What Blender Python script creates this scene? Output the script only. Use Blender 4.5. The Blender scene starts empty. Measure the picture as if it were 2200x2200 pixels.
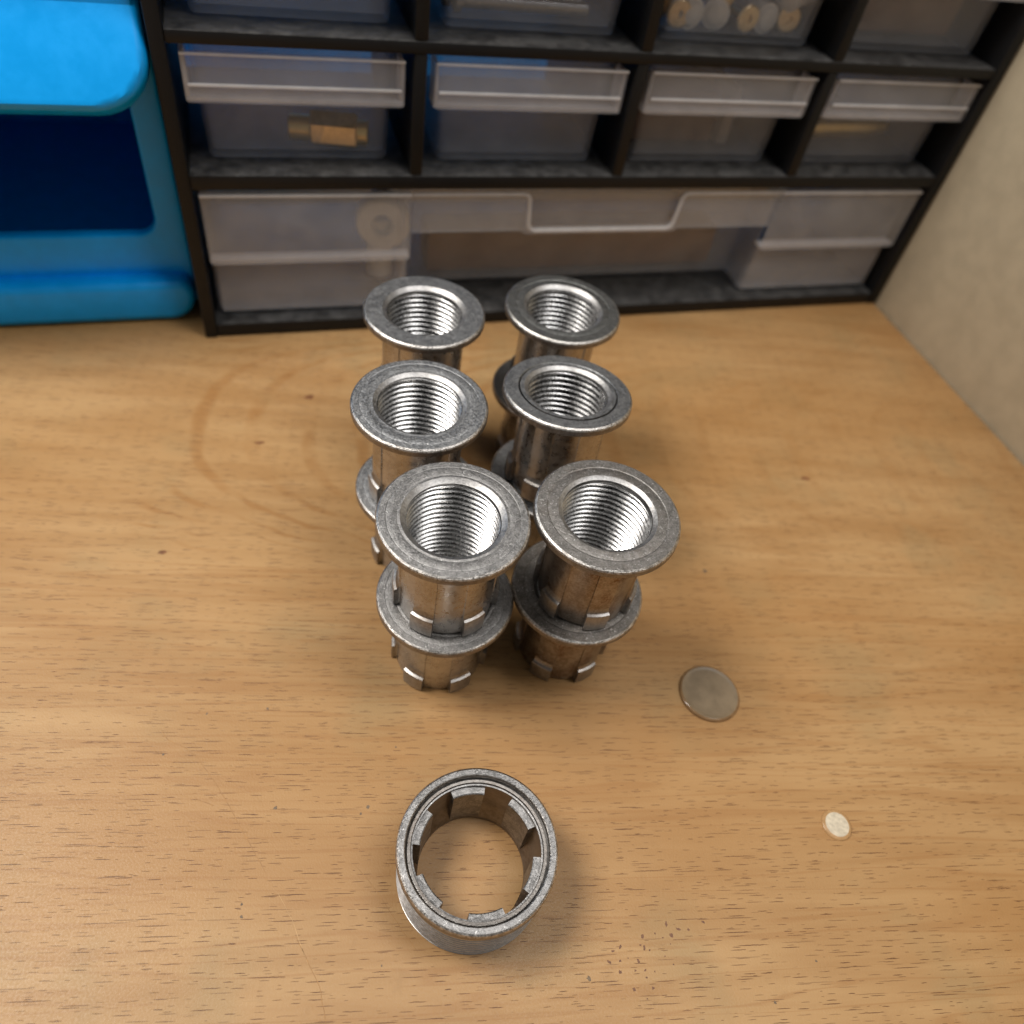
import bpy, bmesh, math, random
from mathutils import Vector, Matrix
random.seed(7)
U = 0.001                       # everything below is written in millimetres
R_ = math.radians
sc = bpy.context.scene
COL = sc.collection

# ------------------------------------------------------------------ camera
cam = bpy.data.cameras.new('camera'); camo = bpy.data.objects.new('camera', cam); COL.objects.link(camo)
right = Vector((0.9550, -0.2642, 0.1345)); up = Vector((0.1164, 0.7515, 0.6494)); fwd = Vector((0.2727, 0.6045, -0.7484))
m = Matrix((right, up, -fwd)).transposed().to_4x4()
m.translation = Vector((-25.378, -205.696, 154.14)) * U
camo.matrix_world = m
cam.sensor_width = 7.0; cam.lens = 7.0 * 1670.8 / 2200.0
cam.clip_start = 0.005; cam.clip_end = 20
cam.dof.use_dof = True; cam.dof.focus_distance = 0.140; cam.dof.aperture_fstop = 2.6
sc.camera = camo
# ------------------------------------------------------------------ world, lamps, exposure
w = bpy.data.worlds.new('World'); sc.world = w; w.use_nodes = True
bg = w.node_tree.nodes['Background']; bg.inputs[0].default_value = (1.0, 0.97, 0.93, 1); bg.inputs[1].default_value = 0.22

def area(name, loc, target, size, power, color, size_y=None):
    l = bpy.data.lights.new(name, 'AREA'); l.energy = power; l.color = color
    l.size = size * U
    if size_y: l.shape = 'RECTANGLE'; l.size_y = size_y * U
    o = bpy.data.objects.new(name, l); COL.objects.link(o)
    o.location = Vector(loc) * U
    o.rotation_euler = (Vector(target) - Vector(loc)).to_track_quat('-Z', 'Y').to_euler()
    return o
area('bench_lamp', (-260, -20, 490), (20, -110, 0), 190, 3.5, (1.0, 0.955, 0.90), 190)
area('ceiling_lamp', (170, -190, 560), (40, -60, 20), 150, 1.8, (1.0, 0.98, 0.96), 330)
sc.view_settings.view_transform = 'Standard'; sc.view_settings.look = 'None'
sc.view_settings.exposure = -0.36; sc.view_settings.gamma = 1.0; sc.view_settings.use_curve_mapping = False
sc.render.engine = 'CYCLES'
sc.cycles.use_denoising = True
sc.cycles.max_bounces = 9; sc.cycles.transparent_max_bounces = 20; sc.cycles.glossy_bounces = 6; sc.cycles.diffuse_bounces = 4
sc.cycles.use_adaptive_sampling = True; sc.cycles.adaptive_threshold = 0.02
sc.cycles.sample_clamp_indirect = 6.0
sc.cycles.caustics_reflective = False

# ------------------------------------------------------------------ material helpers
class NT:
    def __init__(s, name):
        s.m = bpy.data.materials.new(name); s.m.use_nodes = True
        s.t = s.m.node_tree; s.b = s.t.nodes['Principled BSDF']; s.out = s.t.nodes['Material Output']
    def n(s, typ, **kw):
        nd = s.t.nodes.new(typ)
        for k, v in kw.items(): setattr(nd, k, v)
        return nd
    def link(s, a, b): s.t.links.new(a, b)
    def put(s, sock, v):
        if hasattr(v, 'bl_idname') or hasattr(v, 'is_linked'): s.link(v, sock)
        else: sock.default_value = v
    def math(s, op, a, b=None, c=None, clamp=False):
        nd = s.n('ShaderNodeMath', operation=op, use_clamp=clamp)
        s.put(nd.inputs[0], a)
        if b is not None: s.put(nd.inputs[1], b)
        if c is not None: s.put(nd.inputs[2], c)
        return nd.outputs[0]
    def mix(s, f, a, b, blend='MIX'):
        nd = s.n('ShaderNodeMix', data_type='RGBA', blend_type=blend)
        s.put(nd.inputs[0], f); s.put(nd.inputs[6], a); s.put(nd.inputs[7], b)
        return nd.outputs[2]
    def coords(s, scale=(1, 1, 1), rot=(0, 0, 0), per_object=False):
        tc = s.n('ShaderNodeTexCoord'); v = tc.outputs['Object']
        if per_object:
            oi = s.n('ShaderNodeObjectInfo')
            va = s.n('ShaderNodeVectorMath', operation='ADD'); s.link(v, va.inputs[0])
            s.link(oi.outputs['Location'], va.inputs[1]); v = va.outputs[0]
        mp = s.n('ShaderNodeMapping'); s.link(v, mp.inputs[0])
        mp.inputs['Rotation'].default_value = rot
        mp.inputs['Scale'].default_value = tuple(k / U for k in scale)
        return mp.outputs[0]
    def noise(s, vec, scale, detail=3, rough=0.55, dist=0.0):
        nd = s.n('ShaderNodeTexNoise'); s.link(vec, nd.inputs['Vector'])
        nd.inputs['Scale'].default_value = scale; nd.inputs['Detail'].default_value = detail
        nd.inputs['Roughness'].default_value = rough; nd.inputs['Distortion'].default_value = dist
        return nd.outputs['Fac']
    def ramp(s, v, lo, hi, a=0.0, b=1.0):
        nd = s.n('ShaderNodeMapRange', interpolation_type='SMOOTHSTEP'); s.put(nd.inputs[0], v)
        nd.inputs[1].default_value = lo; nd.inputs[2].default_value = hi
        nd.inputs[3].default_value = a; nd.inputs[4].default_value = b
        return nd.outputs[0]
    def bump(s, h, dist, strength=1.0):
        nd = s.n('ShaderNodeBump'); nd.inputs['Strength'].default_value = strength
        nd.inputs['Distance'].default_value = dist * U; s.link(h, nd.inputs['Height'])
        s.link(nd.outputs[0], s.b.inputs['Normal'])
    def set(s, **kw):
        for k, v in kw.items(): s.put(s.b.inputs[k.replace('_', ' ')], v)
        return s.m

def steel(name, light, dark, r0, r1, grain=4.0, bump=0.02, rust=0.0, rustcol=(0.16, 0.085, 0.035, 1), pits=0.6, nicks=0.0):
    k = NT(name)
    c = k.coords(per_object=True)
    a = k.noise(c, grain * 0.25, 4, 0.6); f = k.noise(c, grain, 3, 0.7)
    mixv = k.math('ADD', k.math('MULTIPLY', a, 0.5), k.math('MULTIPLY', f, 0.5))
    col = k.mix(k.ramp(mixv, 0.36, 0.64), (*dark, 1), (*light, 1))
    # small dark pits and bright nicks
    p = k.noise(c, grain * 1.7, 1, 0.5)
    if pits: col = k.mix(k.ramp(p, 0.68, 0.76, 0, pits), col, (0.06, 0.055, 0.05, 1))
    if nicks:
        q = k.noise(c, grain * 0.9, 0, 0.5, 1.5)
        col = k.mix(k.ramp(q, 0.735, 0.775, 0, nicks), col, (0.85, 0.84, 0.82, 1))
    if rust > 0:
        r = k.noise(c, 0.16, 3, 0.65); r2 = k.noise(c, 2.2, 3, 0.7)
        rm = k.math('MULTIPLY', k.ramp(r, 0.44, 0.66), k.ramp(r2, 0.40, 0.62, 0.25, 1.0))
        col = k.mix(k.math('MULTIPLY', rm, rust), col, rustcol)
    ro = k.ramp(f, 0.3, 0.7, r0, r1)
    if bump: k.bump(f, bump)
    return k.set(Base_Color=col, Metallic=1.0, Roughness=ro)

M = {}
M['face']   = steel('blasted_steel', (0.40, 0.39, 0.38), (0.21, 0.205, 0.20), 0.38, 0.60, 3.0, 0.12, nicks=0.7)
M['faceb']  = steel('blasted_steel_brown', (0.36, 0.342, 0.322), (0.185, 0.174, 0.162), 0.38, 0.60, 2.8, 0.11, 0.2, nicks=0.8)
M['facec']  = steel('blasted_steel_blue_grey', (0.47, 0.475, 0.48), (0.25, 0.254, 0.26), 0.36, 0.58, 2.4, 0.11, nicks=0.6, pits=0.8)
M['faced']  = steel('blasted_steel_dark', (0.36, 0.362, 0.35), (0.21, 0.212, 0.205), 0.36, 0.52, 3.0, 0.07, nicks=0.3)
M['edge']   = steel('worn_edge', (0.74, 0.71, 0.67), (0.30, 0.28, 0.26), 0.25, 0.45, 3.0, 0.10, pits=0.3)
M['rim']    = steel('rim_steel', (0.34, 0.32, 0.30), (0.20, 0.185, 0.17), 0.38, 0.52, 3.0, 0.05, 0.35)
M['chamfer']= steel('turned_steel', (0.56, 0.55, 0.535), (0.34, 0.33, 0.325), 0.36, 0.54, 2.6, 0.05, pits=0.25)
M['barrel'] = steel('milled_steel', (0.50, 0.48, 0.455), (0.36, 0.34, 0.32), 0.24, 0.40, 0.8, 0.006, 0.12, pits=0.0)
M['barrelr']= steel('milled_steel_rusty', (0.42, 0.38, 0.34), (0.25, 0.21, 0.175), 0.30, 0.46, 1.8, 0.012, 0.95, pits=0.5)
M['tooth']  = steel('tooth_steel', (0.46, 0.445, 0.425), (0.30, 0.285, 0.27), 0.34, 0.48, 2.0, 0.012, 0.4, pits=0.15)
M['thread'] = steel('thread_steel', (0.66, 0.655, 0.65), (0.52, 0.515, 0.51), 0.22, 0.32, 1.2, 0, pits=0)
M['othread']= steel('outer_thread_steel', (0.58, 0.565, 0.55), (0.44, 0.43, 0.42), 0.30, 0.40, 1.2, 0, pits=0)
M['groove_shade']  = steel('dark_groove_shade', (0.07, 0.066, 0.062), (0.035, 0.033, 0.031), 0.35, 0.45, 1.2, 0, pits=0)  # contact shade of thread roots and grooves, painted as dark steel
M['ring']   = steel('ring_steel', (0.36, 0.352, 0.345), (0.17, 0.166, 0.162), 0.32, 0.54, 2.4, 0.08, nicks=0.5)
M['ringin'] = steel('ring_inside', (0.30, 0.275, 0.25), (0.19, 0.17, 0.155), 0.34, 0.48, 1.2, 0.01, 0.3, pits=0)

def wood():
    k = NT('beech_wood')
    ang = R_(12)
    c1 = k.coords(rot=(0, 0, ang))                       # x' runs along the grain, in mm
    sep = k.n('ShaderNodeSeparateXYZ'); k.link(c1, sep.inputs[0]); x, y = sep.outputs[0], sep.outputs[1]
    def vec(sx, sy, ox=0.0):
        cb = k.n('ShaderNodeCombineXYZ'); k.link(k.math('MULTIPLY_ADD', x, sx, ox), cb.inputs[0]); k.link(k.math('MULTIPLY', y, sy), cb.inputs[1])
        return cb.outputs[0]
    big = k.noise(vec(1/70, 1/16), 1.0, 3, 0.5, 0.4)
    mid = k.noise(vec(1/45, 1/4.5, 3.1), 1.0, 3, 0.55, 0.3)
    fine = k.noise(vec(1/9, 1/0.45, 8.0), 1.0, 2, 0.6)
    lite, dark = (0.505, 0.308, 0.136, 1), (0.395, 0.218, 0.084, 1)
    col = k.mix(k.ramp(k.math('ADD', k.math('MULTIPLY', big, 0.55), k.math('MULTIPLY', mid, 0.45)), 0.34, 0.66), dark, lite)
    col = k.mix(k.ramp(fine, 0.35, 0.7, 0.10, 0.0), col, (0.40, 0.19, 0.07, 1))
    # broad dirty grey-green handling patches
    dirt = k.noise(c1, 0.030, 3, 0.6)
    col = k.mix(k.ramp(dirt, 0.50, 0.68, 0.0, 0.42), col, (0.335, 0.235, 0.112, 1))
    blotch = k.noise(c1, 0.22, 4, 0.65)
    col = k.mix(k.ramp(blotch, 0.55, 0.72, 0.0, 0.22), col, (0.30, 0.165, 0.065, 1))
    heart = k.noise(vec(1/160, 1/60, 2.2), 1.0, 2, 0.5)
    col = k.mix(k.ramp(heart, 0.46, 0.64, 0.0, 0.40), col, (0.395, 0.195, 0.060, 1))
    # cathedral arcs round an axis at y' = -44
    wob = k.math('MULTIPLY_ADD', k.noise(c1, 0.07, 2, 0.5), 6.0, -3.0)
    dy = k.math('ADD', k.math('ADD', y, 44.0), wob)
    d2 = k.math('MULTIPLY', dy, dy)
    s = k.math('SUBTRACT', x, k.math('ADD', k.math('MULTIPLY', d2, 0.010), k.math('MULTIPLY', k.math('MULTIPLY', d2, d2), 1.25e-5)))
    s = k.math('MULTIPLY_ADD', k.noise(c1, 0.05, 2), 5.0, s)
    wv = k.math('SINE', k.math('MULTIPLY', k.math('ADD', s, 39.0), 2 * math.pi / 14.5))
    line = k.ramp(wv, 0.45, 1.0)
    mask = k.math('MULTIPLY', k.ramp(k.math('ABSOLUTE', dy), 34.0, 52.0, 1.0, 0.0), k.math('MULTIPLY', k.ramp(x, -48, -42), k.ramp(x, 30, 120, 1.0, 0.35)))
    mask = k.math('MULTIPLY', mask, k.ramp(k.noise(c1, 0.07, 3), 0.38, 0.62, 0.10, 1.0))
    col = k.mix(k.math('MULTIPLY', k.math('MULTIPLY', line, mask), 0.56), col, (0.33, 0.150, 0.042, 1))
    # parallel growth lines elsewhere
    gl = k.noise(vec(1/150, 1/5.0, 5.0), 1.0, 2, 0.5, 0.6)
    glm = k.ramp(k.math('ABSOLUTE', k.math('SUBTRACT', gl, 0.5)), 0.0, 0.03, 1.0, 0.0)
    col = k.mix(k.math('MULTIPLY', glm, k.ramp(k.math('ABSOLUTE', dy), 36.0, 50.0, 0.0, 0.34)), col, (0.33, 0.150, 0.045, 1))
    # beech flecks: short dashes along the grain
    hs = None
    jit = k.math('MULTIPLY_ADD', k.noise(c1, 0.9, 2), 0.5, -0.25)
    for (cl, ch, ln, th, keep, st, off) in ((5.0, 1.15, 0.42, 0.068, 0.40, 0.90, 0.0), (2.8, 0.9, 0.36, 0.065, 0.60, 0.75, 37.3), (9.5, 2.2, 0.42, 0.04, 0.45, 0.80, 11.7)):
        cb = k.n('ShaderNodeCombineXYZ')
        k.link(k.math('MULTIPLY_ADD', x, 1 / cl, off), cb.inputs[0])
        k.link(k.math('MULTIPLY', k.math('ADD', y, k.math('MULTIPLY', jit, 0.35)), 1 / ch), cb.inputs[1])
        vo = k.n('ShaderNodeTexVoronoi', voronoi_dimensions='2D'); k.link(cb.outputs[0], vo.inputs['Vector'])
        vo.inputs['Scale'].default_value = 1.0; vo.inputs['Randomness'].default_value = 0.9
        df = k.n('ShaderNodeVectorMath', operation='SUBTRACT'); k.link(cb.outputs[0], df.inputs[0]); k.link(vo.outputs['Position'], df.inputs[1])
        sp = k.n('ShaderNodeSeparateXYZ'); k.link(df.outputs[0], sp.inputs[0])
        rc = k.n('ShaderNodeSeparateColor'); k.link(vo.outputs['Color'], rc.inputs[0])
        L = k.math('MULTIPLY', k.math('MULTIPLY_ADD', rc.outputs[1], 0.8, 0.3), ln)
        ex = k.math('DIVIDE', sp.outputs[0], L); ey = k.math('DIVIDE', sp.outputs[1], th)
        e = k.math('SQRT', k.math('ADD', k.math('MULTIPLY', ex, ex), k.math('MULTIPLY', ey, ey)))
        fl = k.math('MULTIPLY', k.ramp(e, 0.65, 1.0, 1.0, 0.0), k.ramp(rc.outputs[0], keep, keep + 0.04))
        fl = k.math('MULTIPLY', fl, k.math('MULTIPLY_ADD', rc.outputs[2], 0.6, 0.4))
        hs = fl if hs is None else k.math('MAXIMUM', hs, fl)
        col = k.mix(k.math('MULTIPLY', fl, st), col, (0.075, 0.021, 0.006, 1))
    b1 = k.noise(c1, 2.4, 3, 0.6)
    h = k.math('SUBTRACT', k.math('MULTIPLY', b1, 0.8), k.math('MULTIPLY', hs, 0.2))
    k.bump(h, 0.06)
    ro = k.ramp(b1, 0.3, 0.7, 0.40, 0.55)
    return k.set(Base_Color=col, Roughness=ro, Specular_IOR_Level=0.42)
M['wood'] = wood()

def black_plastic():
    k = NT('black_plastic')
    c = k.coords(); f = k.noise(c, 2.0, 3, 0.6); d = k.noise(c, 0.22, 6, 0.75)
    geo = k.n('ShaderNodeNewGeometry'); sp = k.n('ShaderNodeSeparateXYZ'); k.link(geo.outputs['Normal'], sp.inputs[0])
    dust = k.math('MULTIPLY', k.ramp(sp.outputs[2], 0.3, 0.8), k.ramp(d, 0.34, 0.70, 0.12, 0.48))   # dust lies on the ledges
    col = k.mix(dust, (0.006, 0.006, 0.0065, 1), (0.17, 0.165, 0.16, 1))
    k.bump(f, 0.03)
    return k.set(Base_Color=col, Roughness=k.ramp(d, 0.3, 0.7, 0.40, 0.55), Specular_IOR_Level=0.30)
M['black'] = black_plastic()

def frosted(name, col, fac, rough=0.32):
    k = NT(name)
    tr = k.n('ShaderNodeBsdfTransparent'); tr.inputs[0].default_value = (0.96, 0.96, 0.97, 1)
    c = k.coords(per_object=True); f = k.noise(c, 0.10, 4, 0.65); sc_ = k.noise(c, 1.2, 2, 0.7)
    k.set(Base_Color=(*col, 1), Roughness=k.ramp(sc_, 0.3, 0.7, rough - 0.06, rough + 0.1), Specular_IOR_Level=0.4)
    mx = k.n('ShaderNodeMixShader'); k.link(k.ramp(f, 0.3, 0.7, fac * 0.85, fac * 1.15), mx.inputs[0])
    k.link(tr.outputs[0], mx.inputs[1]); k.link(k.b.outputs[0], mx.inputs[2]); k.link(mx.outputs[0], k.out.inputs[0])
    return k.m
M['polyt'] = frosted('frosted_polypropylene_tub', (0.80, 0.83, 0.89), 0.14, 0.24)
M['poly']  = frosted('frosted_polypropylene', (0.80, 0.81, 0.85), 0.155, 0.24)
M['polye'] = frosted('frosted_polypropylene_thick', (0.88, 0.87, 0.87), 0.42)
M['polyb'] = frosted('frosted_polypropylene_large_drawer', (0.74, 0.74, 0.75), 0.21, 0.26)

def plain(name, col, rough=0.5, metal=0.0, var=0.12, scale=0.5, spec=0.4, bump=0.01):
    k = NT(name); c = k.coords(per_object=True); f = k.noise(c, scale, 4, 0.6)
    a = tuple(max(0, v * (1 - var)) for v in col); b = tuple(min(1, v * (1 + var)) for v in col)
    if bump: k.bump(k.noise(c, scale * 6, 2), bump)
    return k.set(Base_Color=k.mix(k.ramp(f, 0.3, 0.7), (*a, 1), (*b, 1)), Roughness=k.ramp(f, 0.3, 0.7, rough - 0.05, rough + 0.06), Metallic=metal, Specular_IOR_Level=spec)
M['blue']   = plain('blue_plastic', (0.0, 0.37, 0.96), 0.34, 0, 0.05, 0.2)
M['blueback'] = plain('blue_wall_paint', (0.012, 0.30, 0.82), 0.5, 0, 0.1, 0.1)
M['cream']  = plain('cream_paint', (0.48, 0.41, 0.29), 0.6, 0, 0.06, 0.15)
M['brass']  = plain('brass', (0.80, 0.58, 0.25), 0.35, 1, 0.1, 0.5)
M['yzinc']  = plain('yellow_zinc', (0.86, 0.68, 0.42), 0.35, 1, 0.15, 0.7)
M['zinc']   = plain('zinc', (0.66, 0.66, 0.66), 0.35, 1, 0.1, 0.7)
M['nylon']  = plain('white_nylon', (0.82, 0.81, 0.78), 0.45, 0, 0.04, 0.3)
M['brown']  = plain('brown_plastic', (0.13, 0.072, 0.05), 0.5, 0, 0.12, 0.3)
M['strip']  = plain('bench_reflection_brown', (0.26, 0.13, 0.07), 0.5, 0, 0.2, 0.1)
M['navy']   = plain('dark_blue_plastic', (0.02, 0.03, 0.05), 0.5, 0, 0.12, 0.3)
M['grey']   = plain('grey_card', (0.30, 0.28, 0.27), 0.6, 0, 0.1, 0.3)
M['rod']    = plain('steel_rods', (0.42, 0.42, 0.41), 0.35, 1, 0.1, 0.6)
M['disc']   = plain('dull_grey_disc', (0.25, 0.182, 0.108), 0.42, 0, 0.16, 0.22, 0.5)
M['discrim']= plain('disc_rim', (0.27, 0.16, 0.075), 0.16, 0, 0.15, 0.5, 0.6)
M['pad']    = plain('pale_pad', (0.60, 0.52, 0.39), 0.6, 0, 0.16, 1.3)
M['padrim'] = plain('pad_rim', (0.46, 0.27, 0.12), 0.30, 0, 0.12, 1.0)
M['ink']    = plain('purple_ink', (0.185, 0.092, 0.052), 0.6, 0, 0.3, 2.0)
M['scratch']= plain('scratch', (0.37, 0.190, 0.062), 0.5, 0, 0.2, 0.6)
M['scratchl']= plain('pale_scratch', (0.55, 0.345, 0.16), 0.6, 0, 0.2, 0.6)
M['speck']  = plain('grey_speck', (0.17, 0.12, 0.075), 0.6, 0, 0.3, 1.0)
M['knot']   = plain('wood_knot', (0.20, 0.085, 0.035), 0.5, 0, 0.3, 0.8)

# ------------------------------------------------------------------ mesh helpers
def make_mesh(name, verts, faces, mats, midx=None, smooth_angle=35):
    me = bpy.data.meshes.new(name)
    me.from_pydata([tuple(c * U for c in v) for v in verts], [], faces)
    for mt in (mats if isinstance(mats, (list, tuple)) else [mats]): me.materials.append(mt)
    if midx: me.polygons.foreach_set('material_index', midx)
    bm = bmesh.new(); bm.from_mesh(me)
    bmesh.ops.remove_doubles(bm, verts=bm.verts, dist=1e-7)
    bmesh.ops.recalc_face_normals(bm, faces=bm.faces)
    bm.to_mesh(me); bm.free()
    if smooth_angle:
        me.polygons.foreach_set('use_smooth', [True] * len(me.polygons))
        me.set_sharp_from_angle(angle=R_(smooth_angle))
    me.update()
    return me
def obj(name, me, parent=None, loc=(0, 0, 0), rz=0.0):
    o = bpy.data.objects.new(name, me); COL.objects.link(o)
    o.location = Vector(loc) * U; o.rotation_euler = (0, 0, rz)
    if parent: o.parent = parent
    return o
def empty(name, loc=(0, 0, 0), rot=(0, 0, 0)):
    o = bpy.data.objects.new(name, None); COL.objects.link(o); o.empty_display_size = 0.005
    o.location = Vector(loc) * U; o.rotation_euler = rot
    return o
def tag(o, label=None, cat=None, group=None, kind=None):
    if label: o['label'] = label
    if cat: o['category'] = cat
    if group: o['group'] = group
    if kind: o['kind'] = kind
    return o

def lathe(name, prof, mats, segs=112, closed=False, ang=28):
    """prof: list of (r, z, material index of the span that starts here)"""
    V, F, I = [], [], []
    n = len(prof)
    for (r, z, _) in prof:
        for j in range(segs):
            a = 2 * math.pi * j / segs; V.append((r * math.cos(a), r * math.sin(a), z))
    for i in range(n if closed else n - 1):
        k = (i + 1) % n
        for j in range(segs):
            j2 = (j + 1) % segs
            F.append((i * segs + j, i * segs + j2, k * segs + j2, k * segs + j)); I.append(prof[i][2])
    return make_mesh(name, V, F, mats, I, ang)

def thread(name, r_crest, r_root, pitch, z0, z1, mats, segs=96, crest=0.58, shade_w=0.06):
    """a true helical thread (inside or outside)"""
    f = (1 - crest) / 2
    g = shade_w / 2
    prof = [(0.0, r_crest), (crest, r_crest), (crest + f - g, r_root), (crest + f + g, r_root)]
    turns = int((z1 - z0) / pitch) + 3
    rows = [(z0 - pitch + (t + f) * pitch, r) for t in range(turns) for f, r in prof]
    V, F, I = [], [], []
    for j in range(segs + 1):
        a = 2 * math.pi * j / segs
        for (z, r) in rows:
            zz = min(max(z + pitch * j / segs, z0), z1)
            V.append((r * math.cos(a), r * math.sin(a), zz))
    n = len(rows)
    for j in range(segs):
        for i in range(n - 1):
            a, b, c, d = j * n + i, j * n + i + 1, (j + 1) * n + i + 1, (j + 1) * n + i
            if max(V[a][2], V[b][2], V[c][2], V[d][2]) - min(V[a][2], V[b][2], V[c][2], V[d][2]) < 1e-6: continue
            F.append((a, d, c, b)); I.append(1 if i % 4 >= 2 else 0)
    return make_mesh(name, V, F, mats, I, 30)

def sector(name, prof, half, mat, n=8, ang=30):
    """a block swept through a small angle about z; prof = closed (r, z) outline"""
    V, F = [], []
    p = len(prof)
    for j in range(n + 1):
        a = -half + 2 * half * j / n
        for r, z in prof: V.append((r * math.cos(a), r * math.sin(a), z))
    for j in range(n):
        for i in range(p):
            k = (i + 1) % p
            F.append((j * p + i, j * p + k, (j + 1) * p + k, (j + 1) * p + i))
    F.append(tuple(range(p))); F.append(tuple(n * p + i for i in range(p)))
    return make_mesh(name, V, F, mat, None, ang)

def boxes(name, bl, mat, bevel=0.0, seg=2):
    """bl: list of (x0,x1,y0,y1,z0,z1) in mm joined into one mesh"""
    bm = bmesh.new()
    for (x0, x1, y0, y1, z0, z1) in bl:
        vs = [bm.verts.new((x * U, y * U, z * U)) for x in (x0, x1) for y in (y0, y1) for z in (z0, z1)]
        for f in ((0, 1, 3, 2), (4, 6, 7, 5), (0, 4, 5, 1), (2, 3, 7, 6), (0, 2, 6, 4), (1, 5, 7, 3)): bm.faces.new([vs[i] for i in f])
    bmesh.ops.recalc_face_normals(bm, faces=bm.faces)
    if bevel: bmesh.ops.bevel(bm, geom=list(bm.edges), offset=bevel * U, segments=seg, affect='EDGES', profile=0.5)
    me = bpy.data.meshes.new(name); bm.to_mesh(me); bm.free(); me.materials.append(mat)
    me.polygons.foreach_set('use_smooth', [True] * len(me.polygons)); me.set_sharp_from_angle(angle=R_(40))
    return me

def rrect(x0, x1, z0, z1, r, n=8):
    """rounded rectangle outline; r = (bottom left, bottom right, top right, top left)"""
    P = []
    for (cx, cz, rr, a0) in ((x0 + r[0], z0 + r[0], r[0], 180), (x1 - r[1], z0 + r[1], r[1], 270), (x1 - r[2], z1 - r[2], r[2], 0), (x0 + r[3], z1 - r[3], r[3], 90)):
        for i in range(n + 1):
            a = R_(a0 + 90 * i / n); P.append((cx + rr * math.cos(a), cz + rr * math.sin(a)))
    return P
def slab(name, outline, y0, y1, mat, inner=None, bevel=0.0, ang=30, seg=3):
    """an x-z outline given thickness along y, with an optional window of as many points"""
    V, F = [], []; n = len(outline)
    for y in (y0, y1):
        for x, z in outline: V.append((x, y, z))
    if inner:
        for y in (y0, y1):
            for x, z in inner: V.append((x, y, z))
    for i in range(n):
        k = (i + 1) % n
        F.append((i, k, n + k, n + i))
        if inner:
            F.append((2 * n + i, 3 * n + i, 3 * n + k, 2 * n + k))
            F.append((i, 2 * n + i, 2 * n + k, k)); F.append((n + i, n + k, 3 * n + k, 3 * n + i))
    if not inner: F.append(tuple(range(n))); F.append(tuple(n + i for i in range(n)))
    me = make_mesh(name, V, F, mat, None, 0)
    bm = bmesh.new(); bm.from_mesh(me)
    if bevel:
        ed = [e for e in bm.edges if len(e.link_faces) == 2 and e.calc_face_angle() > R_(50)]
        bmesh.ops.bevel(bm, geom=ed, offset=bevel * U, segments=seg, affect='EDGES', profile=0.5)
    bm.to_mesh(me); bm.free()
    me.polygons.foreach_set('use_smooth', [True] * len(me.polygons)); me.set_sharp_from_angle(angle=R_(ang))
    return me

# ------------------------------------------------------------------ the bench and the side wall
bench = tag(obj('table_top', boxes('table_top', [(-420, 200.6, -480, 150, -28, 0)], M['wood'], 1.0)), kind='structure')
tag(obj('wall_back', boxes('wall_back', [(-420, 200.6, 150.4, 165, -28, 190)], M['blueback'], 1.0)), kind='structure')
tag(obj('wall_right', boxes('wall_right', [(201, 219, -480, 150, -28, 190)], M['cream'], 1.2)), kind='structure')

def strip(name, pts, wd, mat, z=0.02):
    V, F = [], []
    for i, p in enumerate(pts):
        a = Vector(pts[max(i - 1, 0)]); b = Vector(pts[min(i + 1, len(pts) - 1)]); t = (b - a).normalized(); nn = Vector((-t.y, t.x))
        ww = wd * (0.25 if i in (0, len(pts) - 1) else random.uniform(0.6, 1.1)) / 2
        for s in (-1, 1): V.append((p[0] + s * nn.x * ww, p[1] + s * nn.y * ww, z))
    for i in range(len(pts) - 1): F.append((2 * i, 2 * i + 1, 2 * i + 3, 2 * i + 2))
    return obj(name, make_mesh(name, V, F, mat, None, 0), bench)
def finer(pts, n=5, j=0.10):
    out = []
    for a, b in zip(pts[:-1], pts[1:]):
        for i in range(n):
            t = i / n; out.append((a[0] + (b[0] - a[0]) * t + random.uniform(-j, j), a[1] + (b[1] - a[1]) * t + random.uniform(-j, j)))
    return out + [pts[-1]]
strip('scratch', finer([(-54.9, -126.3), (-53.7, -128.3), (-50.6, -130.7), (-48.3, -133.3), (-45.4, -138.7), (-42.7, -144.7), (-39.3, -152.9), (-37.1, -158.0)], 5, 0.05), 0.16, M['scratch'])
strip('scratch', finer([(-35.4, -161.5), (-33.4, -166.8), (-31.4, -174.2)], 6, 0.06), 0.09, M['scratchl'])
strip('scratch', finer([(-33.0, -169.5), (-29.9, -178.0), (-29.5, -183.6)], 6, 0.06), 0.12, M['scratch'])
strip('scratch', finer([(-49.1, -141.0), (-47.8, -142.1), (-45.6, -143.5)], 4, 0.05), 0.20, M['scratch'])
strip('scratch', finer([(-21.7, -159.8), (-18.8, -164.5), (-15.7, -171.4), (-12.9, -177.1)], 4, 0.06), 0.10, M['scratch'])
def blot(name, x, y, r, mat, z=0.02, stretch=1.0, rot=0.0):
    n = 11; V = [(x, y, z)]
    for i in range(n):
        a = 2 * math.pi * i / n; rr = r * random.uniform(0.55, 1.15)
        px, py = rr * math.cos(a) * stretch, rr * math.sin(a)
        V.append((x + px * math.cos(rot) - py * math.sin(rot), y + px * math.sin(rot) + py * math.cos(rot), z))
    return obj(name, make_mesh(name, V, [(0, i + 1, (i + 1) % n + 1) for i in range(n)], mat, None, 0), bench)
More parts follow.
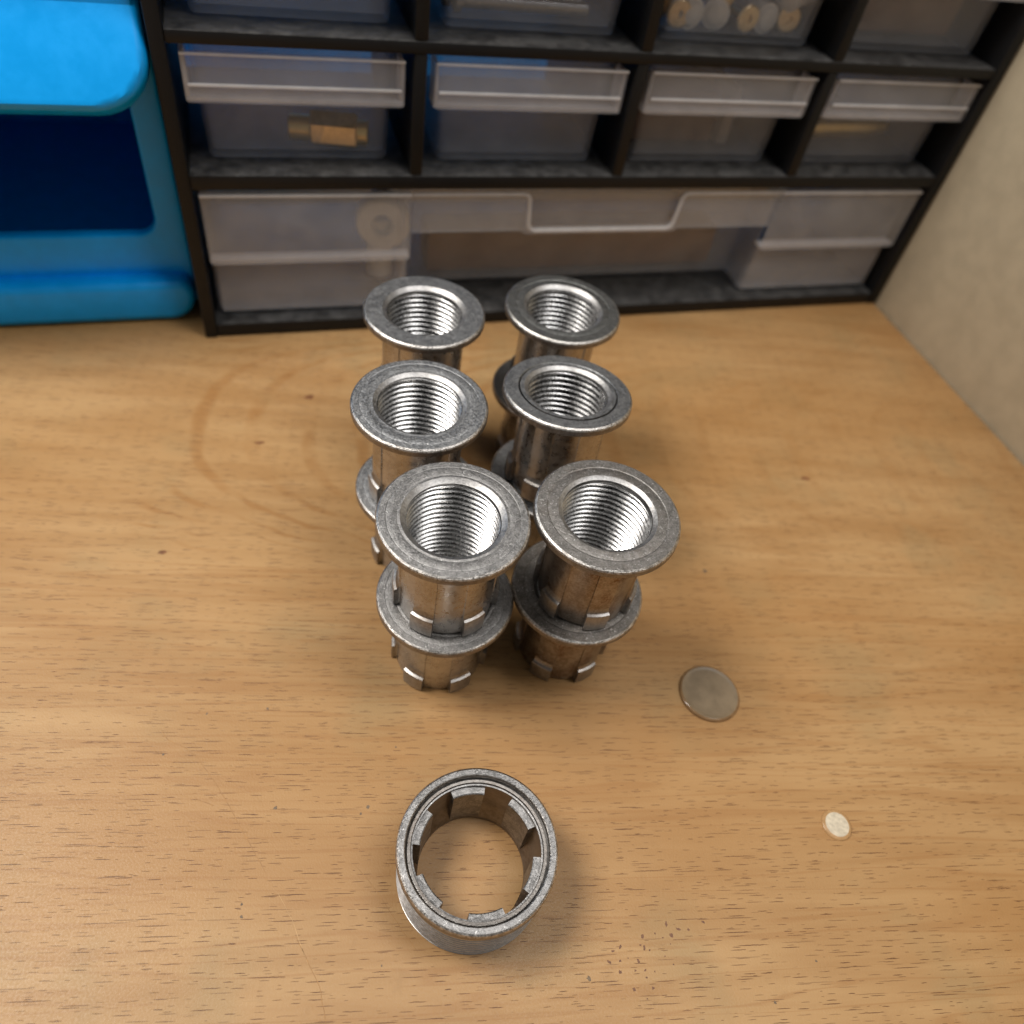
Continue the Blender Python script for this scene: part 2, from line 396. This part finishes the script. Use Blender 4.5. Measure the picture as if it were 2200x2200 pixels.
for (x, y) in [(39.6, -184.8), (32.5, -183.5), (27.3, -184.3), (32.7, -185.4), (34.4, -184.8), (36.3, -185.3), (29.8, -184.4), (31.0, -185.4), (32.0, -186.7), (22.6, -184.9), (26.4, -185.5), (27.0, -186.1), (27.8, -186.7), (21.1, -185.2), (23.4, -186.9), (21.8, -187.0), (19.9, -186.7), (25.1, -187.8), (30.2, -188.3), (31.2, -189.9), (24.0, -189.1), (25.8, -189.5), (27.4, -190.1), (21.2, -188.7), (25.6, -190.6), (22.7, -191.8), (26.1, -192.4), (24.5, -193.7)]:
    blot('ink_stain', x, y, random.uniform(0.13, 0.36), M['ink'], 0.022, random.uniform(0.5, 2.4), random.uniform(0, 3))
for (x, y, r) in [(-34.6, -146.4, .42), (-46.4, -124.1, .25), (-34.6, -125.4, .28), (-17.6, -150.0, .40), (-19.1, -151.0, .3), (-41.7, -164.2, .3), (-54.6, -131.2, .3), (-10.2, -139.1, .2), (-19.4, -177.5, .2), (-41.6, -162.1, .25), (75.6, -108.5, .6), (15.4, -188.2, .45), (47, -200, .3), (58, -196, .25)]:
    blot('dirt_speck', x, y, r, M['speck'], 0.025)
for (x, y, r, s) in [(-30.8, -46.7, .75, 2.0), (-16.3, -29.8, 1.1, 1.3), (-55.2, -80.5, .8, 1.3), (121.8, -82.2, 1.0, 1.6)]:
    blot('pin_knot', x, y, r, M['knot'], 0.02, s, R_(-12))

# ------------------------------------------------------------------ drawer cabinet
cab = tag(empty('drawer_cabinet', (79, 0, 0)), 'black plastic small-parts cabinet with rows of clear drawers at the back', 'cabinet')
CX = 79.0; D = 72.0; TOP = 122.0
def cpart(name, bl, mat=None, bevel=0.5, parent=cab): return obj(name, boxes(name, [(x0 - CX, x1 - CX, y0, y1, z0, z1) for (x0, x1, y0, y1, z0, z1) in bl], mat or M['black'], bevel), parent)
cpart('side_panel', [(-43.5, -40, 0, D, 0, TOP)]); cpart('side_panel', [(196.6, 200.2, 0, D, 0, TOP)])
cpart('bottom_panel', [(-40.0, 196.6, 0.3, D, 0.3, 4.6)])
cpart('top_panel', [(-40.0, 196.6, 0.3, D, 118.2, TOP - 0.3)])
cpart('shelf', [(-40.0, 196.6, 0.2, D - 2, 46.4, 50.4)]); cpart('shelf', [(-40.0, 196.6, 0.2, D - 2, 81.0, 84.0)])
for x in (18.6, 78.9, 139.2):
    for z0, z1 in ((50.4, 81.0), (84.0, 118.2)): cpart('divider', [(x - 1.7, x + 1.7, 0.35, D - 2, z0, z1)])

def small_drawer_meshes():
    w_, d_, h_ = 24.6, 66.0, 28.0       # half width, depth, height
    t = 1.1
    tub = bmesh.new()
    # tapered tub: open box with slightly narrower floor, drawn as outer and inner shells
    def ringpts(hw, y0, y1, z, r):
        P = []
        for (cx, cy, a0) in ((-hw + r, y0 + r, 180), (hw - r, y0 + r, 270), (hw - r, y1 - r, 0), (-hw + r, y1 - r, 90)):
            for i in range(5):
                a = R_(a0 + 90 * i / 4); P.append((cx + r * math.cos(a), cy + r * math.sin(a), z))
        return P
    rows = [ringpts(w_ - 2.0, 8.6, d_ - 2, 0.5, 1.2), ringpts(w_ - 1.3, 8.0, d_ - 1, 1.3, 2.0), ringpts(w_, 7.4, d_, h_, 2.2),
            ringpts(w_ - t, 7.4 + t, d_ - t, h_, 1.6), ringpts(w_ - 2.2, 8.6 + t, d_ - 2, 2.2, 1.6)]
    V, F = [], []; n = len(rows[0])
    for r in rows: V += r
    for k in range(4):
        for i in range(n):
            j = (i + 1) % n; F.append((k * n + i, k * n + j, (k + 1) * n + j, (k + 1) * n + i))
    F.append(tuple(range(n))); F.append(tuple(4 * n + i for i in range(n)))
    tubm = make_mesh('tub', V, F, M['polyt'], None, 35)
    lip = slab('front_plate', rrect(-26.4, 26.4, 17.2, 28.7, (1.0, 1.0, 0.8, 0.8), 4), 1.0, 2.1, M['poly'], None, 0.25)
    edge = boxes('plate_rim', [(-26.4, 26.4, 2.1, 7.6, 17.2, 18.3), (-26.4, -25.3, 2.1, 7.6, 18.3, 28.0), (25.3, 26.4, 2.1, 7.6, 18.3, 28.0)], M['polye'], 0.25)
    rim2 = boxes('label_ridge', [(-25.4, 25.4, 0.3, 1.0, 21.2, 21.9)], M['polye'], 0.2)
    top = boxes('top_rim', [(-26.3, 26.3, 0.5, 1.0, 28.0, 28.6)], M['polye'], 0.15)
    cheek = boxes('side_rail', [(24.7, 27.0, 7.7, 60, 26.4, 27.9)], M['poly'], 0.3); cheek2 = boxes('side_rail', [(-27.0, -24.7, 7.7, 60, 26.4, 27.9)], M['poly'], 0.3)
    return (('tub', tubm), ('front_plate', lip), ('plate_rim', edge), ('label_ridge', rim2), ('top_rim', top), ('side_rail', cheek), ('side_rail', cheek2))
SD = small_drawer_meshes()
ODR = {}
for r, z in enumerate((50.4, 84.1)):
    for c in range(4):
        x = -11.0 + 60.15 * c
        if r == 0 and c == 0: x += -0.3
        dr = empty('drawer', (x - CX, 0.4 + random.uniform(-0.2, 0.5), z), (0, 0, R_(random.uniform(-0.5, 0.5)))); dr.parent = cab
        for nme, me in SD: obj(nme, me, dr)

# the wide bottom drawer: two end blocks, a finger recess and a grab bar between them
big = empty('wide_drawer', (0, 0, 5.0)); big.parent = cab
def bpart(name, bl, mat=None, bevel=0.35): return obj(name, boxes(name, [(x0 - CX, x1 - CX, y0, y1, z0, z1) for (x0, x1, y0, y1, z0, z1) in bl], mat or M['polyb'], bevel), big)
for (x0, x1) in ((-38.6, 18.0), (139.5, 194.8)):
    mid = (x0 + x1) / 2
    bpart('end_block', [(x0 + 1.2, x1 - 0.4, 4.6, 5.8, 1.0, 19.0)])
    ux0, ux1 = x0, x1
    obj('upper_plate', slab('upper_plate', rrect(ux0 - CX, ux1 - CX, 18.8, 39.6, (1.2, 1.2, 0.5, 0.5), 4), 1.2, 2.4, M['polyb'], None, 0.3), big)
    bpart('plate_rim', [(ux0 + .2, ux1 - .2, 2.4, 5.8, 18.9, 20.0)], M['polye'], 0.25)
    bpart('top_rim', [(ux0, ux1, 0.6, 3.0, 39.0, 39.9)], M['polye'], 0.25)
bpart('recess_wall', [(16.6, 17.6, 5.8, 18, 1.0, 39.0)]); bpart('recess_wall', [(139.9, 140.9, 5.8, 18, 1.0, 39.0)])
bpart('recess_front', [(17.6, 139.9, 17, 18.2, 1.0, 39.0)])
bpart('floor', [(-37.6, 193.8, 18.2, 68, 0.4, 1.6), (-37.6, 16.6, 5.8, 18.2, 0.4, 1.6), (140.9, 193.8, 5.8, 18.2, 0.4, 1.6)])
bpart('side_wall', [(-38.4, -37.2, 5.8, 68, 1.6, 39.2)]); bpart('side_wall', [(193.4, 194.6, 5.8, 68, 1.6, 39.2)])
# grab bar with its dropped middle
def bar_mesh():
    L = [(18.2, 27.6, 39.5), (51.6, 27.6, 39.5), (53.6, 26.6, 38.6), (54.6, 26.4, 29.6), (56.0, 26.4, 28.2), (101.0, 26.4, 28.2), (102.4, 26.4, 29.6), (103.4, 26.6, 38.6), (105.4, 27.6, 39.5), (139.3, 27.6, 39.5)]
    V, F = [], []
    for (x, a, b) in L:
        for y in (1.6, 2.8):
            V.append((x - CX, y, a)); V.append((x - CX, y, b))
    for i in range(len(L) - 1):
        a = 4 * i; b = 4 * (i + 1)
        F += [(a, b, b + 1, a + 1), (a + 2, a + 3, b + 3, b + 2), (a, a + 2, b + 2, b), (a + 1, b + 1, b + 3, a + 3)]
    F += [(0, 1, 3, 2), tuple(4 * (len(L) - 1) + k for k in (0, 2, 3, 1))]
    return make_mesh('grab_bar', V, F, M['polyb'], None, 30)
obj('grab_bar', bar_mesh(), big)
bpart('drop_panel', [(54.0, 103.0, 4.0, 5.0, 26.2, 38.6)])
def tube_line(name, pts, r, mat, parent, seg=8, loc=(0, 0, 0)):
    V, F = [], []
    for i, p in enumerate(pts):
        a = Vector(pts[max(i - 1, 0)]); b = Vector(pts[min(i + 1, len(pts) - 1)]); t = (b - a).normalized()
        n1 = t.cross(Vector((0, 1, 0.01))).normalized(); n2 = t.cross(n1)
        for j in range(seg):
            q = Vector(p) + (n1 * math.cos(2 * math.pi * j / seg) + n2 * math.sin(2 * math.pi * j / seg)) * r; V.append(tuple(q))
    for i in range(len(pts) - 1):
        for j in range(seg):
            k = (j + 1) % seg; F.append((i * seg + j, i * seg + k, (i + 1) * seg + k, (i + 1) * seg + j))
    F.append(tuple(range(seg))); F.append(tuple((len(pts) - 1) * seg + j for j in range(seg)))
    return obj(name, make_mesh(name, V, F, mat, None, 40), parent, loc)
tube_line('bar_rim', [(x - CX, 1.5, z) for x, z in ((18.4, 39.3), (51.0, 39.3), (52.6, 38.9), (53.3, 37.6), (54.0, 29.6), (54.6, 28.3), (56.0, 27.6), (101.0, 27.6), (102.4, 28.3), (103.0, 29.6), (103.7, 37.6), (104.4, 38.9), (106.0, 39.3), (139.2, 39.3))], 0.55, M['polye'], big)

# ---- what lies in the drawers
tag(obj('reflection_strip', boxes('reflection_strip', [(28, 134, 21, 34, 7.0, 21)], M['strip'], 0.8)), 'long brown strip added as the bench reflection behind the wide drawer finger recess', 'strip')  # added box whose brown stands in for the bench wood reflected in the recess
def cyl(r, L, mat, n=20, name='rod', rim=0.3):
    return lathe(name, [(0.01, 0, 0), (r - rim, 0, 0), (r, rim, 0), (r, L - rim, 0), (r - rim, L, 0), (0.01, L, 0)], mat, n, False, 35)
def lay(o, az, tilt=0.0): o.rotation_euler = (R_(90) + tilt, 0, az); return o
def hexbar(name, r, L, mat): return lathe(name, [(r * .55, 0, 0), (r * .9, 0, 0), (r, .5, 0), (r, L - .5, 0), (r * .9, L, 0), (r * .55, L, 0)], mat, 6, True, 20)
bf = tag(empty('brass_fitting', (-11.5, 15.0, 56.8), (0, 0, 0)), 'small brass hex fitting in the leftmost drawer of the lower small row', 'fitting')
p = obj('hex_body', hexbar('hex_body', 4.6, 12.5, M['yzinc']), bf, (3.6, -.3, 0)); p.rotation_euler = (R_(90), R_(30), R_(80))
p = obj('spigot', cyl(3.2, 21, M['brass'], 20, 'spigot'), bf, (-2.0, .6, -.3)); p.rotation_euler = (R_(90), 0, R_(80))
br = tag(empty('brass_rod', (142, 19, 57.6)), 'brass rod lying in the lower drawer nearest the cream wall', 'rod')
p = obj('shaft', cyl(3.2, 34, M['brass']), br, (3, 0, 0)); p.rotation_euler = (R_(90), 0, R_(94))
p = obj('tip', cyl(2.0, 6, M['brass']), br, (37.0, 2.4, 0)); p.rotation_euler = (R_(90), 0, R_(94))
tag(obj('brown_box', boxes('brown_box', [(85, 117, 18, 48, 53.0, 68)], M['brown'], 0.8)), 'dark brown box in the third drawer of the lower small row', 'box')
tag(obj('grey_card', boxes('grey_card', [(118.5, 122.0, 16, 50, 53.0, 70)], M['grey'], 0.5)), 'grey card standing beside the dark brown box in its drawer', 'card')
tag(obj('wooden_block', boxes('wooden_block', [(150, 186, 15, 40, 87.6, 106)], M['brown'], 0.8)), 'brown block in the top right drawer of the cabinet', 'block')
for i, (x, y, z, L) in enumerate([(31, 14, 89.4, 34), (29, 18.4, 89.2, 36), (33, 16.5, 92.6, 30)]):
    rr = tag(empty('steel_rod', (x, y, z)), ['front steel rod of three in the upper drawer second from left', 'rear steel rod of three in the upper drawer second from left', 'steel rod lying on top of two others in the upper drawer'][i], 'rod', 'steel rods in the upper drawer')
    p = obj('shaft', cyl(1.7, L, M['rod']), rr); p.rotation_euler = (R_(90), 0, R_(90 + (i - 1) * 2))
    p = obj('head', cyl(2.7, 2.0, M['rod']), rr, (-1.9, 0, 0)); p.rotation_euler = (R_(90), 0, R_(90))
plugs = [((96.5, 12.4, 89.6), 12, 0, 'w'), ((103.5, 12.8, 89.8), -14, 0, 'w'), ((120.2, 12.6, 89.6), 8, 0, 'w'), ((124.5, 14.0, 95.2), -58, 0, 'w'), ((96.0, 15.5, 97.5), 25, 0, 'w'), ((113.5, 14.5, 97.5), 50, 0, 'w'), ((128.0, 24, 90), 30, 0, 'w'), ((89.0, 13.2, 96.6), 42, 0, 'w'), ((105.8, 12.6, 98.4), -30, 0, 'w'),
         ((92.0, 12.6, 89.7), -8, 0, 'b'), ((113.6, 12.4, 89.6), 5, 0, 'b'), ((127.6, 14.0, 89.7), -10, 0, 'b'), ((107.0, 15.8, 94.6), 4, 0, 'b'), ((87.5, 15.0, 91.5), 15, 0, 'b'), ((99.0, 16.0, 96.0), 35, 0, 'b')]
wl = ['white wall plug at front left of the plug-filled top drawer', 'white wall plug next to the frontmost brass screws in the plug drawer', 'white wall plug right of centre in the plug-filled drawer', 'large white wall plug on top at right in the plug drawer', 'white wall plug behind the front ones in the plug drawer', 'white wall plug lying crosswise behind in the plug drawer', 'white wall plug at the far right rear of the plug drawer', 'upper white wall plug by the left wall of the plug drawer', 'white wall plug high on the heap behind the raised brass screw']
bl_ = ['brass screw head at front left of the plug-filled drawer', 'brass screw head in the middle front of the plug-filled drawer', 'brass screw head at front right of the plug-filled drawer', 'brass screw head raised on the heap in the plug drawer', 'brass screw head by the left wall of the plug drawer', 'topmost brass screw head on the heap of wall plugs']
wi = bi = 0
for (loc, az, tl, kd) in plugs:
    if kd == 'w':
        o = tag(empty('wall_plug', loc), wl[wi], 'wall plug', 'white wall plugs in the top drawer'); wi += 1
        b = lathe('plug_body', [(0.01, 0, 0), (2.3, 0.1, 0), (3.2, 0.9, 0), (3.5, 3, 0), (3.2, 8, 0), (3.5, 12, 0), (2.7, 20, 0), (0.01, 20.5, 0)], M['nylon'], 18, False, 40)
        q = obj('plug_body', b, o); q.rotation_euler = (R_(-90), 0, R_(az))
        q = obj('collar', lathe('collar', [(3.2, 1.2, 0), (3.9, 1.2, 0), (3.9, 2.2, 0), (3.2, 2.2, 0)], M['nylon'], 18, True, 30), o); q.rotation_euler = (R_(-90), 0, R_(az))
    else:
        o = tag(empty('brass_screw', loc), bl_[bi], 'screw', 'brass screws in the top drawer'); bi += 1
        q = obj('head', lathe('head', [(0.01, 0.8, 0), (1.0, 0.8, 0), (1.05, 0, 0), (3.1, 0, 0), (3.6, 0.4, 0), (2.6, 1.8, 0), (1.4, 2.8, 0)], M['yzinc'], 20, False, 25), o); q.rotation_euler = (R_(-90), 0, R_(az))
        q = obj('shank', cyl(1.4, 16, M['yzinc'], 14), o); q.rotation_euler = (R_(-90), 0, R_(az))
        q.location = (Matrix.Rotation(R_(az), 3, 'Z') @ Vector((0, 2.6 * U, 0)))
nr = tag(empty('nylon_ring', (12.0, 15.5, 27.0)), 'white nylon ring standing inside the left end of the wide drawer', 'ring')
q = obj('ring_body', lathe('ring_body', [(3.6, 0, 0), (7.4, 0, 0), (8.2, .8, 0), (8.2, 7.2, 0), (7.4, 8, 0), (3.6, 8, 0), (3.0, 7.2, 0), (3.0, .8, 0)], M['nylon'], 36, True, 40), nr); q.rotation_euler = (R_(-90), 0, R_(-12))
q = obj('stem', cyl(4.0, 20.0, M['nylon'], 24), nr, (0, 6, -19.9))

# ------------------------------------------------------------------ blue bin at the left
bn = tag(empty('storage_bin', (-105, 20, 0)), 'bright blue plastic bin with a dark open front left of the cabinet', 'bin')
BX = -105; BY = 20
def bslab(name, ol, y0, y1, inner=None, bev=0.8): return obj(name, slab(name, [(x - BX, z) for x, z in ol], y0 - BY, y1 - BY, M['blue'], [(x - BX, z) for x, z in inner] if inner else None, bev), bn)
bslab('front_frame', rrect(-165.5, -44.6, 0.6, 104, (9, 9, 3, 3)), 15.0, 19.0, rrect(-157, -52.2, 25.5, 66, (5, 5, 3, 3)), 0.9)
lip = bslab('bottom_lip', rrect(-165.0, -45.0, 0.4, 13.4, (8, 8, 4, 4)), 9.0, 17.5, None, 2.4)
hd = obj('hood', slab('hood', [(x - BX, z) for x, z in rrect(-169, -44.2, 0, 70, (14, 13, 4, 4))], -5, 4, M['blue'], None, 2.2), bn, (0, -3 - BY, 66.5)); hd.rotation_euler = (R_(-32), 0, 0)
bslab('hood_web', rrect(-166, -45.6, 68.5, 100, (12, 11, 3, 3)), 4.0, 15.0, None, 0.6)
obj('body_shell', boxes('body_shell', [(-165 - BX, -162 - BX, 19 - BY, 120, 1, 104), (-48 - BX, -45 - BX, 19 - BY, 120, 1, 104), (-162 - BX, -48 - BX, 118, 120, 1, 104), (-162 - BX, -48 - BX, 19 - BY, 118, 1, 3), (-162 - BX, -48 - BX, 19 - BY, 118, 101, 104)], M['blue'], 0.4), bn)

# ------------------------------------------------------------------ splined threaded sleeves
H = 24.0; TH = R_(13.0)
def flange_mesh(r_ch, z_ch, groove, face):
    pr = [(9.0, 22.0, 1), (13.55, 22.0, 1), (14.0, 22.4, 1), (14.0, 23.45, 2), (13.85, 23.75, 2), (13.5, 24.0, 0)]
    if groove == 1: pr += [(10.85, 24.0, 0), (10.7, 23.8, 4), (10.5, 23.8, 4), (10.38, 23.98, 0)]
    if groove == 2: pr += [(11.6, 24.0, 0), (11.45, 23.93, 0), (11.2, 23.93, 0), (11.05, 23.98, 0)]
    if groove == 3: pr += [(12.3, 24.0, 0), (12.2, 23.95, 0), (12.05, 23.99, 0), (10.4, 23.96, 0), (10.2, 23.9, 0)]
    pr += [(r_ch, 23.96, 3), (r_ch - 0.12, 23.86, 3), (8.66, z_ch, 3), (8.60, 22.2, 3), (9.0, 22.15, 3)]
    return lathe('flange', pr, [M[face], M['rim'], M['edge'], M['chamfer'], M['groove_shade']], 144, True, 22)
FLANGE = {'front left': flange_mesh(9.7, 23.3, 3, 'face'), 'front right': flange_mesh(9.45, 23.5, 2, 'faceb'), 'middle left': flange_mesh(9.55, 23.4, 3, 'facec'),
          'middle right': flange_mesh(9.5, 23.4, 1, 'facec'), 'back left': flange_mesh(9.65, 23.3, 0, 'facec'), 'back right': flange_mesh(9.6, 23.3, 2, 'faced')}
def barrel_mesh(name, mat):
    ang = []
    for s in range(6):
        a0 = s * math.pi / 3
        for i in range(5): ang.append((a0 - TH + 2 * TH * i / 4, 9.62))
        g0 = a0 + TH; g1 = a0 + math.pi / 3 - TH
        for i in range(7): ang.append((g0 + 0.012 + (g1 - g0 - 0.024) * i / 6, 9.40))
    V, F = [], []; n = len(ang)
    lv = [(0.0, -9.0, None), (0.0, -0.45, None), (0.45, 0.0, None), (22.1, 0.0, None)]
    for k, (z, dr, _) in enumerate(lv):
        for a, r in ang:
            rr = 8.35 if k == 0 else r + dr
            V.append((rr * math.cos(a), rr * math.sin(a), z))
    for k in range(3):
        for i in range(n):
            j = (i + 1) % n; F.append((k * n + i, k * n + j, (k + 1) * n + j, (k + 1) * n + i))
    return make_mesh(name, V, F, mat, None, 22)
BARREL = {'barrel': barrel_mesh('barrel', M['barrel']), 'barrelr': barrel_mesh('barrel_rusty', M['barrelr'])}
THREAD = thread('thread', 8.52, 9.14, 1.34, 0.3, 23.15, [M['thread'], M['groove_shade']], 128, 0.30, 0.15)
TOOTH = sector('tooth', [(9.1, 0.12), (10.3, 0.12), (10.6, 0.45), (10.6, 4.75), (10.5, 4.95), (10.0, 5.15), (9.72, 5.6), (9.56, 6.4), (9.1, 6.4)], TH, M['tooth'], 8, 26)

def sleeve(fkey, loc, off, rot=(0, 0), rusty=False, zs=1.0, label='', group='splined steel sleeves standing in stacks of two'):
    t = tag(empty('splined_sleeve', loc, (rot[0], rot[1], 0)), label, 'sleeve', group)
    t.scale = (1, 1, zs)
    obj('flange', FLANGE[fkey], t, (0, 0, 0), random.uniform(0, 6.28))
    obj('barrel', BARREL['barrelr' if rusty else 'barrel'], t, (0, 0, 0), R_(off))
    obj('thread', THREAD, t, (0, 0, 0), random.uniform(0, 6.28))
    for s in range(6): obj('tooth', TOOTH, t, (0, 0, 0), R_(off + 60 * s))
    return t
stacks = [  # name, lower xy, upper xy, lower tooth angle, upper tooth angle, upper tilt, rusty lower, rusty upper
    ('front left', (2.97, -118.96), (2.67, -119.26), -16, -10, (0, 0), 0, 0),
    ('front right', (30.74, -122.04), (31.42, -122.67), -14, 24, (0, 0), 1, 1),
    ('middle left', (3.18, -88.64), (2.48, -88.54), 8, 14, (0, 0), 0, 0),
    ('middle right', (34.5, -89.67), (33.75, -91.6), 20, -15, (-6.0, 1.5), 0, 0),
    ('back left', (9.64, -57.46), (9.64, -57.46), 12, 30, (0, 0), 0, 0),
    ('back right', (42.9, -58.99), (43.07, -59.04), 2, 8, (0, 0), 0, 0)]
for (nm, lo, hi, o1, o2, tl, r1, r2) in stacks:
    lz = {'front left': 'bottom steel sleeve of the front left stack, its collar under the upper sleeve',
          'front right': 'brownish bottom steel sleeve of the front right stack, nearest the grey disc',
          'middle left': 'bottom steel sleeve of the middle left stack, half hidden behind the front stack',
          'middle right': 'bottom steel sleeve of the middle right stack, mostly hidden in shadow',
          'back left': 'bottom steel sleeve of the back left stack, hidden behind the middle stack',
          'back right': 'bottom steel sleeve of the back right stack, its dark collar edge showing left'}[nm]
    uz = {'front left': 'top steel sleeve of the front left stack, threaded bore nearest the lone ring',
          'front right': 'top steel sleeve of the front right stack, rust-speckled barrel below its collar',
          'middle left': 'top steel sleeve of the middle left stack, collar overlapping the front left one',
          'middle right': 'tilted top steel sleeve of the middle right stack, groove round its bore',
          'back left': 'top steel sleeve of the back left stack, closest to the wide drawer left end',
          'back right': 'top steel sleeve of the back right stack, blurred collar before the wide drawer'}[nm]
    sleeve(nm, (*lo, 0.0), o1, (0, 0), r1, 0.965, lz)
    lift = 0.4 * 10.6 * math.sin(abs(R_(tl[0]))) + 10.6 * math.sin(abs(R_(tl[1])))
    sleeve(nm, (*hi, H * 0.965 + 0.01 + lift), o2, (R_(tl[0]), R_(tl[1])), r2, 1.03, uz)

# ------------------------------------------------------------------ the lone ring nut in front
rg = tag(empty('threaded_ring', (-0.87, -166.14, 0)), 'steel ring with inner splines and fine outer thread lying alone in front', 'ring nut')
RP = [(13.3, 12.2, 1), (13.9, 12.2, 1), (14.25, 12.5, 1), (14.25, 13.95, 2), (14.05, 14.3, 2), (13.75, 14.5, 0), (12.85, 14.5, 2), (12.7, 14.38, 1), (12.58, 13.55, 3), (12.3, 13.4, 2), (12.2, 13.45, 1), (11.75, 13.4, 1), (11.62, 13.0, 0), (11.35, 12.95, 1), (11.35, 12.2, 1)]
obj('collar', lathe('collar', RP, [M['ring'], M['rim'], M['edge'], M['groove_shade']], 144, True, 24), rg)
obj('body', lathe('body', [(11.35, 12.25, 0), (11.35, 5.2, 0), (11.2, 4.2, 0), (10.8, 3.0, 0), (10.35, 1.9, 0), (10.0, 1.2, 0), (9.96, 0.35, 0), (10.4, 0.0, 0), (13.1, 0.0, 0), (13.35, 0.3, 0), (13.35, 0.5, 0), (13.2, 0.6, 0), (13.2, 12.25, 0)], [M['ringin']], 144, False, 24), rg)
obj('outer_thread', thread('outer_thread', 13.85, 13.30, 1.3, 0.35, 11.4, [M['othread'], M['groove_shade']], 128, 0.3, 0.25), rg)
RT = sector('spline_tooth', [(11.5, 0.9), (10.2, 0.9), (10.0, 1.1), (10.0, 11.75), (10.06, 11.98), (10.25, 12.1), (11.5, 12.2)], R_(16.3), M['ring'], 8, 26)
for s in range(6): obj('spline_tooth', RT, rg, (0, 0, 0), R_(25 + 60 * s))

# ------------------------------------------------------------------ the discs on the bench
dc = tag(empty('grey_disc', (61.3, -141.3, 0)), 'round dull grey-brown disc lying on the wood right of the front stacks', 'disc')
obj('face', lathe('face', [(0.01, 0.72, 0), (3.5, 0.71, 0), (5.6, 0.69, 0), (6.0, 0.70, 0), (6.25, 0.80, 0), (6.5, 0.82, 0)], M['disc'], 72, False, 60), dc)
obj('rim', lathe('rim', [(6.5, 0.82, 0), (6.8, 0.72, 0), (6.98, 0.5, 0), (7.02, 0.2, 0), (6.95, 0.02, 0)], M['discrim'], 72, False, 60), dc)
pd = tag(empty('pale_pad', (75.5, -174.7, 0)), 'small cream round pad lying near the right side of the bench', 'pad')
obj('face', lathe('face', [(0.01, 0.55, 0), (1.6, 0.54, 0), (2.5, 0.44, 0)], M['pad'], 48, False, 60), pd)
obj('rim', lathe('rim', [(2.5, 0.44, 0), (2.95, 0.32, 0), (3.2, 0.15, 0), (3.22, 0.02, 0)], M['padrim'], 48, False, 60), pd)
